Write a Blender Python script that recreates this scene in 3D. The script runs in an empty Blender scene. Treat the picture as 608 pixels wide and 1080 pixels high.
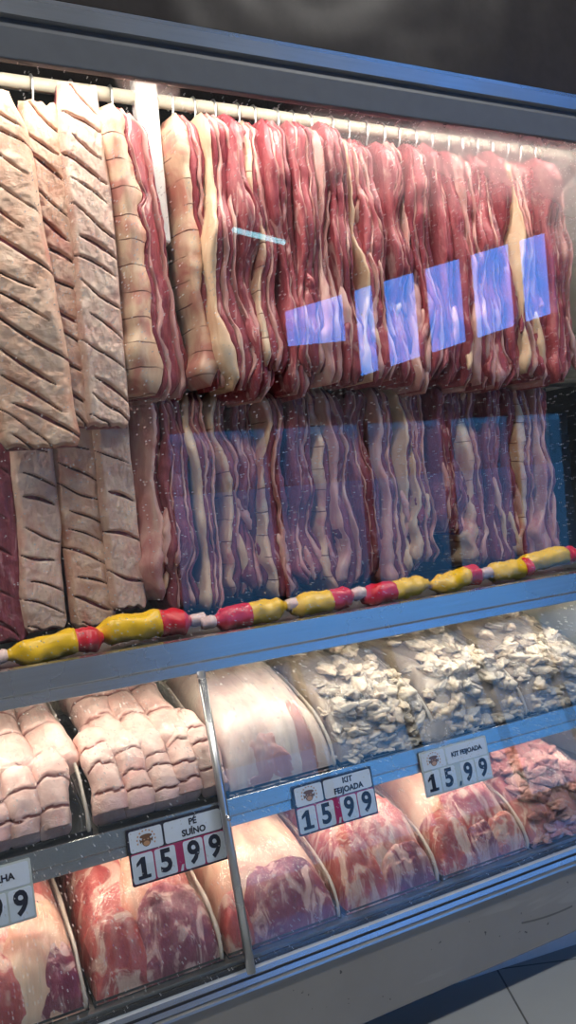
import bpy, bmesh, math, random
from mathutils import Vector, Matrix, noise as mnoise

scene = bpy.context.scene
COL = scene.collection

# ------------------------------------------------------------------ camera
cam_data = bpy.data.cameras.new('camera')
cam = bpy.data.objects.new('camera', cam_data); COL.objects.link(cam)
cam_data.sensor_fit = 'HORIZONTAL'; cam_data.sensor_width = 36.0
cam_data.lens = 860.0 / 608.0 * 36.0
cam_data.clip_start = 0.02; cam_data.clip_end = 100
dx = Vector((1733.0, 182.0, -860.0)).normalized()           # case direction seen by the camera (right, up, back)
up = Vector((-0.09, 1.0, 0.0)); up.z = -(up.x*dx.x + up.y*dx.y)/dx.z; up.normalize()
dy = up.cross(dx)
m3 = Matrix((dx, dy, up))
mw = m3.to_4x4(); mw.translation = Vector((0, -1.5, 1.15))
cam.matrix_world = mw
scene.camera = cam

# ------------------------------------------------------------------ exposure
vs = scene.view_settings
vs.view_transform = 'Standard'; vs.look = 'None'; vs.gamma = 1.0; vs.use_curve_mapping = False
vs.exposure = 0.0
scene.cycles.transparent_max_bounces = 24
scene.cycles.max_bounces = 8
scene.cycles.caustics_reflective = False

# ------------------------------------------------------------------ world: blue daylight sky over a dim street
world = bpy.data.worlds.new('world'); scene.world = world; world.use_nodes = True
wt = world.node_tree; wt.nodes.clear()
w_out = wt.nodes.new('ShaderNodeOutputWorld'); w_bg = wt.nodes.new('ShaderNodeBackground')
w_tc = wt.nodes.new('ShaderNodeTexCoord'); w_sep = wt.nodes.new('ShaderNodeSeparateXYZ')
w_rmp = wt.nodes.new('ShaderNodeValToRGB'); w_map = wt.nodes.new('ShaderNodeMapRange')
w_map.inputs['From Min'].default_value = -0.3; w_map.inputs['From Max'].default_value = 0.5
wt.links.new(w_tc.outputs['Generated'], w_sep.inputs[0]); wt.links.new(w_sep.outputs['Z'], w_map.inputs['Value'])
wt.links.new(w_map.outputs[0], w_rmp.inputs[0]); wt.links.new(w_rmp.outputs[0], w_bg.inputs[0]); wt.links.new(w_bg.outputs[0], w_out.inputs[0])
e = w_rmp.color_ramp.elements
e[0].position = 0.0; e[0].color = (0.010, 0.020, 0.036, 1)
e[1].position = 1.0; e[1].color = (0.07, 0.30, 1.0, 1)
for p, c in ((0.36, (0.018, 0.066, 0.155, 1)), (0.475, (0.020, 0.082, 0.195, 1)), (0.51, (0.07, 0.30, 1.0, 1))):
    n = e.new(p); n.color = c
w_bg.inputs[1].default_value = 9.0

UPPER_W, SHELF_W, DECK_W = 15.0, 4.0, 3.0            # the case's three tubes
ROOM_W = 62.0                                         # added ceiling fill lamps

# ------------------------------------------------------------------ helpers
def rnd(a, b): return random.uniform(a, b)
def N(x, y=0.0, z=0.0): return mnoise.noise(Vector((x, y, z)))
def sm(a, b, x):
    t = max(0.0, min(1.0, (x-a)/(b-a))); return t*t*(3-2*t)

def link_mesh(name, verts, faces, mat, parent=None, smooth=True, attr=None):
    me = bpy.data.meshes.new(name); me.from_pydata([tuple(v) for v in verts], [], faces); me.update()
    bm = bmesh.new(); bm.from_mesh(me); bmesh.ops.recalc_face_normals(bm, faces=bm.faces); bm.to_mesh(me); bm.free()
    if smooth:
        me.polygons.foreach_set('use_smooth', [True]*len(me.polygons))
    if attr:
        a = me.attributes.new('cut', 'FLOAT', 'POINT'); a.data.foreach_set('value', attr)
    me.materials.append(mat)
    o = bpy.data.objects.new(name, me); COL.objects.link(o)
    if parent: o.parent = parent
    return o

class MB:
    """collects boxes, tubes and prisms and links them as one mesh"""
    def __init__(s): s.v = []; s.f = []
    def add(s, v, f):
        k = len(s.v); s.v += [Vector(p) for p in v]; s.f += [tuple(i+k for i in q) for q in f]; return s
    def box(s, x0, x1, y0, y1, z0, z1):
        v = [(x, y, z) for x in (x0, x1) for y in (y0, y1) for z in (z0, z1)]
        return s.add(v, [(0,1,3,2),(4,6,7,5),(0,4,5,1),(2,3,7,6),(0,2,6,4),(1,5,7,3)])
    def prism_x(s, prof, x0, x1):          # closed (y,z) profile swept along x
        n = len(prof); v = [(x0, y, z) for y, z in prof] + [(x1, y, z) for y, z in prof]
        f = [(i, (i+1) % n, n+(i+1) % n, n+i) for i in range(n)] + [tuple(range(n)), tuple(range(2*n-1, n-1, -1))]
        return s.add(v, f)
    def prism_y(s, prof, y0, y1):          # closed (x,z) outline given a thickness in y
        n = len(prof); v = [(x, y0, z) for x, z in prof] + [(x, y1, z) for x, z in prof]
        f = [(i, (i+1) % n, n+(i+1) % n, n+i) for i in range(n)] + [tuple(range(n)), tuple(range(2*n-1, n-1, -1))]
        return s.add(v, f)
    def tube(s, pts, r, k=10):
        pts = [Vector(p) for p in pts]; v = []; f = []; last = None
        for i, p in enumerate(pts):
            d = (pts[min(i+1, len(pts)-1)] - pts[max(i-1, 0)]).normalized()
            if last is None:
                a = d.orthogonal().normalized()
            else:
                a = (last - d*last.dot(d)).normalized()
            last = a; b = d.cross(a)
            rr = r[i] if isinstance(r, (list, tuple)) else r
            v += [p + (a*math.cos(2*math.pi*j/k) + b*math.sin(2*math.pi*j/k))*rr for j in range(k)]
        for i in range(len(pts)-1):
            for j in range(k):
                f.append((i*k+j, i*k+(j+1) % k, (i+1)*k+(j+1) % k, (i+1)*k+j))
        f.append(tuple(range(k))); f.append(tuple(range((len(pts)-1)*k, len(pts)*k)))
        return s.add(v, f)
    def build(s, name, mat, parent=None, smooth=False, bevel=0.0):
        o = link_mesh(name, s.v, s.f, mat, parent, smooth)
        if bevel:
            b = o.modifiers.new('bevel', 'BEVEL'); b.width = bevel; b.segments = 2; b.limit_method = 'ANGLE'
        return o

def empty(name, loc=(0, 0, 0), rz=0.0):
    o = bpy.data.objects.new(name, None); COL.objects.link(o); o.location = loc; o.rotation_euler = (0, 0, rz)
    o.empty_display_size = 0.05
    return o
def tag(o, label=None, cat=None, group=None, kind=None):
    if label: o['label'] = label
    if cat: o['category'] = cat
    if group: o['group'] = group
    if kind: o['kind'] = kind
    return o
def loft(rings, closed_ends=True):
    k = len(rings[0]); v = [p for r in rings for p in r]; f = []
    for i in range(len(rings)-1):
        for j in range(k):
            f.append((i*k+j, i*k+(j+1) % k, (i+1)*k+(j+1) % k, (i+1)*k+j))
    if closed_ends:
        f.append(tuple(range(k))); f.append(tuple(range((len(rings)-1)*k, len(rings)*k)))
    return v, f
ORD = ['first','second','third','fourth','fifth','sixth','seventh','eighth','ninth','tenth','eleventh','twelfth','thirteenth','fourteenth',
       'fifteenth','sixteenth','seventeenth','eighteenth','nineteenth','twentieth','twenty-first','twenty-second','twenty-third','twenty-fourth','twenty-fifth']

# ------------------------------------------------------------------ materials
class Mat:
    def __init__(s, name):
        s.m = bpy.data.materials.new(name); s.m.use_nodes = True; s.t = s.m.node_tree; s.t.nodes.clear()
        s.out = s.t.nodes.new('ShaderNodeOutputMaterial')
    def n(s, typ, **kw):
        x = s.t.nodes.new('ShaderNode'+typ)
        for k, v in kw.items():
            if hasattr(x, k) and k not in x.inputs: setattr(x, k, v)
            else: x.inputs[k.replace('_', ' ') if k.replace('_', ' ') in x.inputs else k].default_value = v
        return x
    def l(s, a, b): s.t.links.new(a, b)
    def fresnel(s, ior, normal=None):
        # thin sheet: both faces reflect as air-to-glass
        g = s.n('NewGeometry'); x = s.n('Fresnel')
        s.l(s.math('ADD', s.math('MULTIPLY', g.outputs['Backfacing'], 1.0/ior-ior), ior), x.inputs['IOR'])
        if normal is not None: s.l(normal, x.inputs['Normal'])
        return x.outputs[0]
    def coords(s, scale=(1, 1, 1), rand=True):
        tc = s.n('TexCoord'); mp = s.n('Mapping'); mp.inputs['Scale'].default_value = scale
        if rand:
            oi = s.n('ObjectInfo'); mul = s.n('Math', operation='MULTIPLY'); mul.inputs[1].default_value = 37.0
            s.l(oi.outputs['Random'], mul.inputs[0])
            ad = s.n('VectorMath', operation='ADD'); s.l(tc.outputs['Object'], ad.inputs[0]); s.l(mul.outputs[0], ad.inputs[1])
            s.l(ad.outputs[0], mp.inputs['Vector'])
        else:
            s.l(tc.outputs['Object'], mp.inputs['Vector'])
        return mp.outputs[0]
    def noise(s, vec, scale, detail=4, rough=0.55, dist=0.0):
        x = s.n('TexNoise'); x.inputs['Scale'].default_value = scale; x.inputs['Detail'].default_value = detail
        x.inputs['Roughness'].default_value = rough; x.inputs['Distortion'].default_value = dist
        s.l(vec, x.inputs['Vector']); return x.outputs['Fac']
    def ramp(s, fac, stops):
        x = s.n('ValToRGB'); el = x.color_ramp.elements
        while len(el) < len(stops): el.new(0.5)
        for q, (p, c) in zip(el, stops):
            q.position = p; q.color = (c[0], c[1], c[2], 1) if not isinstance(c, (int, float)) else (c, c, c, 1)
        s.l(fac, x.inputs[0]); return x.outputs[0]
    def mix(s, fac, a, b):
        x = s.n('Mix', data_type='RGBA')
        for sock, v in ((x.inputs[0], fac), (x.inputs[6], a), (x.inputs[7], b)):
            if isinstance(v, (int, float)): sock.default_value = v
            elif isinstance(v, tuple): sock.default_value = (v[0], v[1], v[2], 1)
            else: s.l(v, sock)
        return x.outputs[2]
    def math(s, op, a, b=None, clamp=False):
        x = s.n('Math', operation=op); x.use_clamp = clamp
        for sock, v in zip(x.inputs, (a, b)):
            if v is None: continue
            if isinstance(v, (int, float)): sock.default_value = v
            else: s.l(v, sock)
        return x.outputs[0]
    def bump(s, h, strength, dist=0.01):
        x = s.n('Bump'); x.inputs['Strength'].default_value = strength; x.inputs['Distance'].default_value = dist
        s.l(h, x.inputs['Height']); return x.outputs[0]
    def principled(s, col, rough=0.5, metal=0.0, bump=None, **kw):
        p = s.n('BsdfPrincipled')
        for sock, v in (('Base Color', col), ('Roughness', rough), ('Metallic', metal)):
            if isinstance(v, (int, float)): p.inputs[sock].default_value = v
            elif isinstance(v, tuple): p.inputs[sock].default_value = (v[0], v[1], v[2], 1)
            else: s.l(v, p.inputs[sock])
        for k, v in kw.items(): p.inputs[k.replace('_', ' ')].default_value = v
        if bump is not None: s.l(bump, p.inputs['Normal'])
        s.l(p.outputs[0], s.out.inputs[0]); return s.m

def meat_lean(name, c_dark, c_mid, c_light, fat, marb=0.62, fib=(1, 1, .12), rough=.38, scale=70):
    M = Mat(name); v = M.coords(fib)
    f1 = M.noise(v, scale, 5, .6, .6); col = M.ramp(f1, [(.3, c_dark), (.5, c_mid), (.72, c_light)])
    f2 = M.noise(M.coords((1, 1, .35)), 26, 4, .6, 1.2); mk = M.ramp(f2, [(marb-.04, 0.0), (marb+.05, 1.0)])
    col = M.mix(mk, col, fat)
    f4 = M.noise(M.coords((1, 1, .5)), 170, 3, .6); col = M.mix(M.ramp(f4, [(.56, 0.0), (.72, .45)]), col, c_light)
    f3 = M.noise(M.coords(), 9, 2); col = M.mix(M.ramp(f3, [(.35, 0.0), (.7, .45)]), col, tuple(x*.62 for x in c_mid))
    return M.principled(col, rough, bump=M.bump(M.math('ADD', f1, f4), .6, .004), Specular_IOR_Level=.55)
def meat_fat(name, c0, c1, c2, rough=.42, stretch=(1, 1, .3), scale=28):
    M = Mat(name); v = M.coords(stretch)
    f1 = M.noise(v, scale, 5, .6, .8); col = M.ramp(f1, [(.3, c0), (.52, c1), (.72, c2)])
    f2 = M.noise(M.coords(), 12, 3, .5, .4); col = M.mix(M.ramp(f2, [(.5, 0.0), (.75, .5)]), col, c0)
    return M.principled(col, rough, bump=M.bump(f1, .4, .004), Specular_IOR_Level=.55)
lean_mat = meat_lean('lean_pork', (.20, .024, .04), (.37, .06, .08), (.55, .14, .15), (.74, .42, .39))
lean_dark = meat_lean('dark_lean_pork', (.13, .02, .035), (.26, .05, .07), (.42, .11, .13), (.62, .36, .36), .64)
fat_mat = meat_fat('pork_fat', (.56, .20, .20), (.70, .38, .34), (.80, .56, .47))
fat_yellow = meat_fat('yellowish_fat', (.66, .38, .24), (.78, .55, .36), (.84, .64, .46))

def skin_material(name, base, light, stain, cutc=(.10, .028, .026)):
    M = Mat(name); v = M.coords()
    f1 = M.noise(v, 22, 5, .6, .5); col = M.ramp(f1, [(.32, base), (.6, light)])
    f2 = M.noise(M.coords((1, 1, .6)), 7, 4, .6, 1.0); col = M.mix(M.ramp(f2, [(.55, 0.0), (.70, .8)]), col, stain)
    at = M.n('Attribute'); at.attribute_name = 'cut'
    fc = M.ramp(at.outputs['Fac'], [(.15, 0.0), (.6, 1.0)])
    col = M.mix(fc, col, cutc)
    wr = M.noise(M.coords((1, 1, 1.6)), 75, 6, .68, 1.2)
    h = M.math('ADD', M.math('MULTIPLY', f1, .6), M.math('MULTIPLY', wr, .5))
    return M.principled(col, .45, bump=M.bump(h, .8, .006), Specular_IOR_Level=.6)
skin_mat = skin_material('scored_pork_skin', (.68, .39, .31), (.82, .60, .48), (.64, .22, .19))
skin_gold = skin_material('scored_pork_skin_golden', (.68, .34, .22), (.82, .56, .41), (.58, .14, .11))
trotter_mat = skin_material('pale_pink_trotter_skin', (.70, .40, .35), (.83, .58, .52), (.72, .34, .32), (.24, .07, .065))

def rind_material():
    M = Mat('scored_rind'); tc = M.n('TexCoord'); sx = M.n('SeparateXYZ'); M.l(tc.outputs['Object'], sx.inputs[0])
    oi = M.n('ObjectInfo')
    nz = M.noise(M.coords(), 9, 2)
    z = M.math('ADD', M.math('ADD', sx.outputs['Z'], M.math('MULTIPLY', nz, .02)), oi.outputs['Random'])
    fr = M.math('FRACT', M.math('DIVIDE', z, .052))
    line = M.math('MULTIPLY', M.ramp(fr, [(.0, 1.0), (.03, 1.0), (.055, 0.0), (1.0, 0.0)]), M.ramp(M.noise(M.coords(), 13, 2), [(.42, .0), (.55, 1.0)]))
    f1 = M.noise(M.coords((1, 1, .4)), 25, 4, .6, .5)
    col = M.ramp(f1, [(.3, (.66, .36, .24)), (.55, (.80, .58, .40)), (.75, (.84, .66, .50))])
    f2 = M.noise(M.coords(), 8, 3, .6, 1.0); col = M.mix(M.ramp(f2, [(.46, 0.0), (.62, .85)]), col, (.58, .2, .17))
    col = M.mix(line, col, (.22, .08, .06))
    h = M.math('SUBTRACT', f1, line)
    return M.principled(col, .45, bump=M.bump(h, .5, .004), Specular_IOR_Level=.5)
rind_mat = rind_material()

def steel(name, col, rough, stretch=(.02, 1, 1), amt=.12):
    M = Mat(name); v = M.coords(stretch, False); f = M.noise(v, 160, 3, .6)
    c = M.mix(f, tuple(x*(1-amt) for x in col), tuple(min(1, x*(1+amt)) for x in col))
    sm_ = M.noise(M.coords((1, 1, 1), False), 6, 4)
    r = M.math('ADD', M.math('MULTIPLY', sm_, .2), rough-.08)
    return M.principled(c, r, .95, bump=M.bump(f, .04, .001))
steel_mat = steel('brushed_steel', (.55, .56, .58), .24)
steel_bright = steel('bright_aluminium', (.72, .74, .77), .22)
steel_tube = steel('steel_tube', (.62, .63, .64), .28, (1, 1, .05))

def base_steel():
    M = Mat('worn_base_steel'); v = M.coords((1, 1, 1), False)
    f = M.noise(v, 5, 5, .6); c = M.mix(f, (.25, .235, .21), (.36, .34, .305))
    d = M.noise(v, 55, 2, .5); c = M.mix(M.ramp(d, [(.74, 0.0), (.77, .8)]), c, (.05, .05, .05))
    s = M.noise(M.coords((1, 1, 7), False), 4, 3, .5, .4); c = M.mix(M.ramp(s, [(.62, 0.0), (.7, .35)]), c, (.42, .40, .365))
    # one long curved scuff
    tc = M.n('TexCoord'); sx = M.n('SeparateXYZ'); M.l(tc.outputs['Object'], sx.inputs[0])
    u = M.math('SUBTRACT', sx.outputs['X'], 1.235); cz = M.math('ADD', M.math('MULTIPLY', M.math('MULTIPLY', u, u), .75), .1475)
    cz = M.math('ADD', cz, M.math('MULTIPLY', u, -.06))
    dz = M.math('ABSOLUTE', M.math('SUBTRACT', sx.outputs['Z'], cz))
    on = M.math('MULTIPLY', M.math('LESS_THAN', dz, .0022), M.math('LESS_THAN', M.math('ABSOLUTE', u), .075))
    c = M.mix(M.math('MULTIPLY', on, .6), c, (.05, .05, .05))
    return M.principled(c, .42, .45, bump=M.bump(f, .1, .004))
base_mat = base_steel()

def plain(name, col, rough=.5, metal=0.0, var=.12, scale=30, bump=.1, **kw):
    M = Mat(name); f = M.noise(M.coords((1, 1, 1), True), scale, 4)
    c = M.mix(f, tuple(x*(1-var) for x in col), tuple(min(1, x*(1+var)) for x in col))
    return M.principled(c, rough, metal, bump=M.bump(f, bump, .002), **kw)
def black_panel():
    M = Mat('glossy_dark_header'); v = M.coords((1, 1, 1), False); f = M.noise(v, 2.2, 2, .5, .5)
    d = M.noise(v, 40, 4)
    return M.principled(M.mix(d, (.026, .023, .023), (.042, .037, .037)), .22, 0.0, bump=M.bump(f, .35, .05), Specular_IOR_Level=.6)
header_mat = black_panel()
band_mat = plain('grey_header_band', (.12, .13, .145), .5, .1)
rubber_mat = plain('black_gasket', (.012, .012, .014), .55)
cream_mat = plain('cream_painted_steel', (.80, .77, .66), .4)
white_mat = plain('white_painted_steel', (.82, .82, .80), .4)
back_mat = plain('dark_back_lining', (.10, .115, .12), .35, .3)
end_mat = plain('grey_end_lining', (.62, .61, .55), .42, 0.0)
shelf_mat = steel('shelf_steel', (.42, .43, .44), .35)
tray_mat = plain('dark_tray_plastic', (.035, .037, .04), .4)
yellow_mat = plain('yellow_wrapper', (.83, .49, .012), .3, 0.0, .15, 50, .4)
red_mat = plain('red_wrapper', (.62, .012, .03), .3, 0.0, .25, 50, .5)
knot_mat = meat_fat('pale_casing', (.62, .36, .33), (.72, .52, .48), (.8, .64, .58))
tag_black = plain('tag_black_plastic', (.018, .015, .03), .35)
tag_white = plain('tag_white_card', (.62, .68, .78), .4, 0.0, .04)
tag_cream = plain('tag_pale_plastic', (.52, .56, .55), .4, 0.0, .05)
tag_magenta = plain('tag_magenta_backing', (.42, .02, .12), .4)
ink_mat = plain('black_ink', (.012, .014, .028), .5)
brown_ink = plain('brown_ink', (.16, .075, .035), .5)
tan_ink = plain('tan_ink', (.50, .28, .15), .5)
wall_mat = plain('painted_wall', (.34, .36, .40), .7, 0.0, .05, 4)
ceil_mat = plain('painted_ceiling', (.45, .45, .45), .8, 0.0, .04, 4)
frame_mat = plain('dark_window_frame', (.05, .05, .055), .5)

def floor_material():
    M = Mat('floor_tiles'); tc = M.n('TexCoord')
    def stripe(nx, ny, c):
        d = M.n('VectorMath', operation='DOT_PRODUCT'); M.l(tc.outputs['Object'], d.inputs[0]); d.inputs[1].default_value = (nx, ny, 0)
        fr = M.math('FRACT', M.math('DIVIDE', M.math('ADD', d.outputs['Value'], -c+6.0+.002), .6))
        return M.math('LESS_THAN', fr, .0075)
    g = M.math('MAXIMUM', stripe(.925, -.379, 1.082), stripe(.379, .925, .427))
    f = M.noise(M.coords((1, 1, 1), False), 3, 5, .6); c = M.mix(f, (.22, .245, .26), (.30, .32, .335))
    c = M.mix(g, c, (.08, .085, .09))
    return M.principled(c, .32, 0.0, bump=M.bump(M.math('SUBTRACT', 1.0, g), .3, .002))
floor_mat = floor_material()

def emit(name, col, strength):
    M = Mat(name); e_ = M.n('Emission'); e_.inputs[0].default_value = (*col, 1); e_.inputs[1].default_value = strength
    M.l(e_.outputs[0], M.out.inputs[0]); return M.m

def glass_material(name, drops=True, fog=()):
    """clear pane: Fresnel reflection over a clear sheet, with condensation beads and misted patches on it"""
    M = Mat(name); tr = M.n('BsdfTransparent'); tr.inputs[0].default_value = (.97, .985, .98, 1)
    gl = M.n('BsdfGlossy'); gl.inputs['Roughness'].default_value = 0.0
    mx = M.n('MixShader'); M.l(M.fresnel(1.52), mx.inputs[0]); M.l(tr.outputs[0], mx.inputs[1]); M.l(gl.outputs[0], mx.inputs[2])
    last = mx.outputs[0]
    tc = M.n('TexCoord'); sx = M.n('SeparateXYZ'); M.l(tc.outputs['Object'], sx.inputs[0])
    if drops:
        v = M.coords((1, .0, 1), False)
        vo = M.n('TexVoronoi'); vo.inputs['Scale'].default_value = 170.0; vo.inputs['Randomness'].default_value = 1.0; M.l(v, vo.inputs['Vector'])
        dot = M.ramp(vo.outputs['Distance'], [(.0, 1.0), (.16, 1.0), (.24, 0.0)])
        sc = M.n('SeparateColor'); M.l(vo.outputs['Color'], sc.inputs[0])
        big = M.noise(v, 3.2, 3, .6)
        pres = M.math('GREATER_THAN', M.math('ADD', sc.outputs[0], M.math('MULTIPLY', big, .9)), 1.15)
        dd = M.n('BsdfDiffuse'); dd.inputs[0].default_value = (.85, .85, .88, 1); dt = M.n('BsdfTranslucent'); dt.inputs[0].default_value = (.9, .9, .9, 1)
        df = M.n('AddShader'); M.l(dd.outputs[0], df.inputs[0]); M.l(dt.outputs[0], df.inputs[1])
        m2 = M.n('MixShader'); M.l(M.math('MULTIPLY', M.math('MULTIPLY', dot, pres), .30), m2.inputs[0]); M.l(last, m2.inputs[1]); M.l(df.outputs[0], m2.inputs[2])
        last = m2.outputs[0]
    for (cx, cz, rx, rz, amt) in fog:
        ax = M.math('DIVIDE', M.math('SUBTRACT', sx.outputs['X'], cx), rx); az = M.math('DIVIDE', M.math('SUBTRACT', sx.outputs['Z'], cz), rz)
        d2 = M.math('ADD', M.math('MULTIPLY', ax, ax), M.math('MULTIPLY', az, az))
        nz = M.noise(M.coords((1, 0, 1), False), 14, 4, .6)
        k = M.math('SUBTRACT', M.math('ADD', 1.0, M.math('MULTIPLY', M.math('SUBTRACT', nz, .5), 1.1)), d2, True)
        k = M.math('MULTIPLY', k, amt)
        df = M.n('BsdfTranslucent'); df.inputs[0].default_value = (.9, .88, .86, 1)
        d3 = M.n('BsdfDiffuse'); d3.inputs[0].default_value = (.8, .8, .8, 1)
        ad = M.n('MixShader'); ad.inputs[0].default_value = .35; M.l(df.outputs[0], ad.inputs[1]); M.l(d3.outputs[0], ad.inputs[2])
        m2 = M.n('MixShader'); M.l(k, m2.inputs[0]); M.l(last, m2.inputs[1]); M.l(ad.outputs[0], m2.inputs[2]); last = m2.outputs[0]
    M.l(last, M.out.inputs[0]); return M.m

def film_material():
    M = Mat('cling_film'); tr = M.n('BsdfTransparent'); tr.inputs[0].default_value = (.98, .98, .98, 1)
    v = M.coords((1, .5, .5)); f = M.noise(v, 20, 4, .6, 1.5)
    tc = M.n('TexCoord'); mp = M.n('Mapping'); mp.inputs['Rotation'].default_value = (0, .6, .5); mp.inputs['Scale'].default_value = (1, .12, .12)
    M.l(tc.outputs['Object'], mp.inputs['Vector'])
    st = M.noise(mp.outputs[0], 75, 3, .6, .6)
    h = M.math('ADD', f, M.math('MULTIPLY', st, .9)); b = M.bump(h, .9, .012)
    gl = M.n('BsdfGlossy'); gl.inputs['Roughness'].default_value = .12; M.l(b, gl.inputs['Normal'])
    k = M.math('ADD', M.math('MULTIPLY', M.fresnel(1.45, b), .95), .0, True)
    mx = M.n('MixShader'); M.l(k, mx.inputs[0]); M.l(tr.outputs[0], mx.inputs[1]); M.l(gl.outputs[0], mx.inputs[2])
    df = M.n('BsdfDiffuse'); df.inputs[0].default_value = (.85, .85, .83, 1); M.l(b, df.inputs['Normal'])
    milky = M.ramp(st, [(.5, .012), (.68, .10)])
    m2 = M.n('MixShader'); M.l(milky, m2.inputs[0]); M.l(mx.outputs[0], m2.inputs[1]); M.l(df.outputs[0], m2.inputs[2])
    M.l(m2.outputs[0], M.out.inputs[0]); return M.m
film_mat = film_material()
def hem_material():
    M = Mat('folded_film'); f = M.noise(M.coords(), 60, 3); tr = M.n('BsdfTransparent'); p = M.n('BsdfPrincipled')
    p.inputs['Base Color'].default_value = (.74, .66, .58, 1); p.inputs['Roughness'].default_value = .3; M.l(M.bump(f, .4, .004), p.inputs['Normal'])
    m = M.n('MixShader'); m.inputs[0].default_value = .6; M.l(tr.outputs[0], m.inputs[1]); M.l(p.outputs[0], m.inputs[2]); M.l(m.outputs[0], M.out.inputs[0]); return M.m
hem_mat = hem_material()

# ------------------------------------------------------------------ the room
def struct(name, mb, mat): return tag(mb.build(name, mat), kind='structure')
struct('floor', MB().box(-4.5, 9, -4.6, 1.2, -.1, 0), floor_mat)
struct('ceiling', MB().box(-4.5, 9, -4.6, 1.2, 3.9, 4.0), ceil_mat)
struct('wall_left', MB().box(-4.6, -4.5, -4.6, 1.2, 0, 3.9), wall_mat)
struct('wall_right', MB().box(9, 9.1, -4.6, 1.2, 0, 3.9), wall_mat)
struct('wall_back', MB().box(-4.5, 9, 1.1, 1.2, 0, 3.9), wall_mat)
# shop front behind the viewer: a raked row of panes over a glazed opening
WY0, WY1 = -4.3, -4.2
wf = MB()
A, B, Cc, D = (2.95, 1.84), (5.80, 2.56), (5.83, 3.33), (2.95, 2.53)
wf.prism_y([(-4.5, 0), (1.9, 0), (1.9, 3.9), (-4.5, 3.9)], WY0, WY1)
wf.prism_y([(5.83, 0), (9, 0), (9, 3.9), (5.83, 3.9)], WY0, WY1)
wf.prism_y([(1.9, 0), (5.83, 0), (5.83, .18), (1.9, .18)], WY0, WY1)
wf.prism_y([(1.9, 1.62), (5.83, 1.62), (5.83, 2.56), B, (3.575, 1.998), (3.575, 2.30), (2.95, 2.25), (1.9, 1.84)], WY0, WY1)
wf.prism_y([(1.9, 1.84), A, D, (1.9, 2.53)], WY0, WY1)
wf.prism_y([(1.9, 2.53), D, Cc, (5.83, 3.9), (1.9, 3.9)], WY0, WY1)
struct('wall_front', wf, wall_mat)
wm = MB()
for x in (3.575, 3.87, 4.31, 4.82, 5.40):
    t = (x-2.95)/2.88
    zb = 1.84+.72*t; zt = 2.53+.80*t
    wm.box(x-.04, x+.04, WY0+.01, WY1-.02, zb-.01, zt+.01)
struct('window_1', wm, frame_mat)
cm_ = Mat('sky_blocker_cloth'); c1 = cm_.n('BsdfTranslucent'); c2 = cm_.n('BsdfDiffuse'); c3 = cm_.n('AddShader')
c1.inputs[0].default_value = (.52, .52, .44, 1); c2.inputs[0].default_value = (.10, .11, .13, 1)
cm_.l(c1.outputs[0], c3.inputs[0]); cm_.l(c2.outputs[0], c3.inputs[1]); cm_.l(c3.outputs[0], cm_.out.inputs[0]); sky_blocker_mat = cm_.m
# unseen canopy added outside to keep sky reflections off the lower glass
struct('sky_blocker_1', MB().prism_x([(WY0, 1.68), (WY0, 1.73), (WY0-2.6, 1.78), (WY0-2.6, 1.16), (WY0-2.58, 1.16), (WY0-2.58, 1.75)], .5, 9.0), sky_blocker_mat)
wm = MB()
for x in (2.75, 3.6, 4.45, 5.2): wm.box(x-.03, x+.03, WY0+.01, WY1-.02, .18, 1.62)
struct('window_2', wm, frame_mat)

# unseen ceiling lamps added as fill (behind and above the viewer) and one hanging tube that mirrors in the glass
def fill_lamp(x, y, z, lx, ly, watts, label, col=(1.0, .96, .90), e=3.0):
    r = tag(empty('fill_lamp', (x, y, z)), label, 'lamp')
    MB().box(-lx/2-.03, lx/2+.03, -ly/2-.03, ly/2+.03, 0, .05).build('housing', white_mat, r)
    MB().box(-lx/2, lx/2, -ly/2, ly/2, -.012, -.001).build('diffuser', emit('fill_lamp_diffuser', col, e), r)
    ld = bpy.data.lights.new('fill_lamp_light', 'AREA'); ld.shape = 'RECTANGLE'; ld.size = lx; ld.size_y = ly; ld.energy = watts; ld.color = col
    lo = bpy.data.objects.new('fill_lamp_light', ld); COL.objects.link(lo); lo.parent = r; lo.location = (0, 0, -.02)
    return r
fill_lamp(-.9, -1.7, 3.85, 1.2, .3, ROOM_W, 'added ceiling fill lamp nearer the wall with no window')
fill_lamp(2.3, -1.7, 3.85, 1.2, .3, ROOM_W, 'added ceiling fill lamp on the window side of the shop')
hl = tag(empty('hanging_lamp', (2.2, -3.0, 2.69)), 'short tube lamp hanging on two wires, mirrored in the case glass', 'lamp')
MB().tube([(-.17, 0, .03), (.17, 0, -.03)], .016).build('tube', emit('cool_tube', (.35, .85, 1.0), 9.0), hl, True)
MB().tube([(-.14, 0, .03), (-.14, 0, 1.2)], .002, 5).tube([(.14, 0, -.02), (.14, 0, 1.2)], .002, 5).build('wire', frame_mat, hl)

# ------------------------------------------------------------------ the display case
XL, XR, XE = -.75, 2.05, 1.90
case = tag(empty('display_case', (.6, .2, 0)), 'long steel and glass refrigerated butcher display case', 'display case')
def cpart(name, mb, mat, smooth=False, bevel=0.0, parent=None):
    o = mb.build(name, mat, parent or case, smooth, bevel)
    if parent is None: o.location = (-.6, -.2, 0)
    return o
cpart('base_panel', MB().prism_x([(-.118, .087), (-.118, .246), (.46, .246), (.46, .087)], XL, XR), base_mat, bevel=.003)
pl = MB()
c7, s7 = math.cos(math.radians(-7.2)), math.sin(math.radians(-7.2))
pl.prism_x([(-.02, 0), (-.02, .088), (.3, .088), (.3, 0)], -1.2, 1.0)
pl.v = [Vector((1.163+p.x*c7-(p.y+.02)*s7, -.017+p.x*s7+(p.y+.02)*c7, p.z)) for p in pl.v]
cpart('plinth', pl, plain('pale_plinth', (.62, .63, .62), .5))
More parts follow.
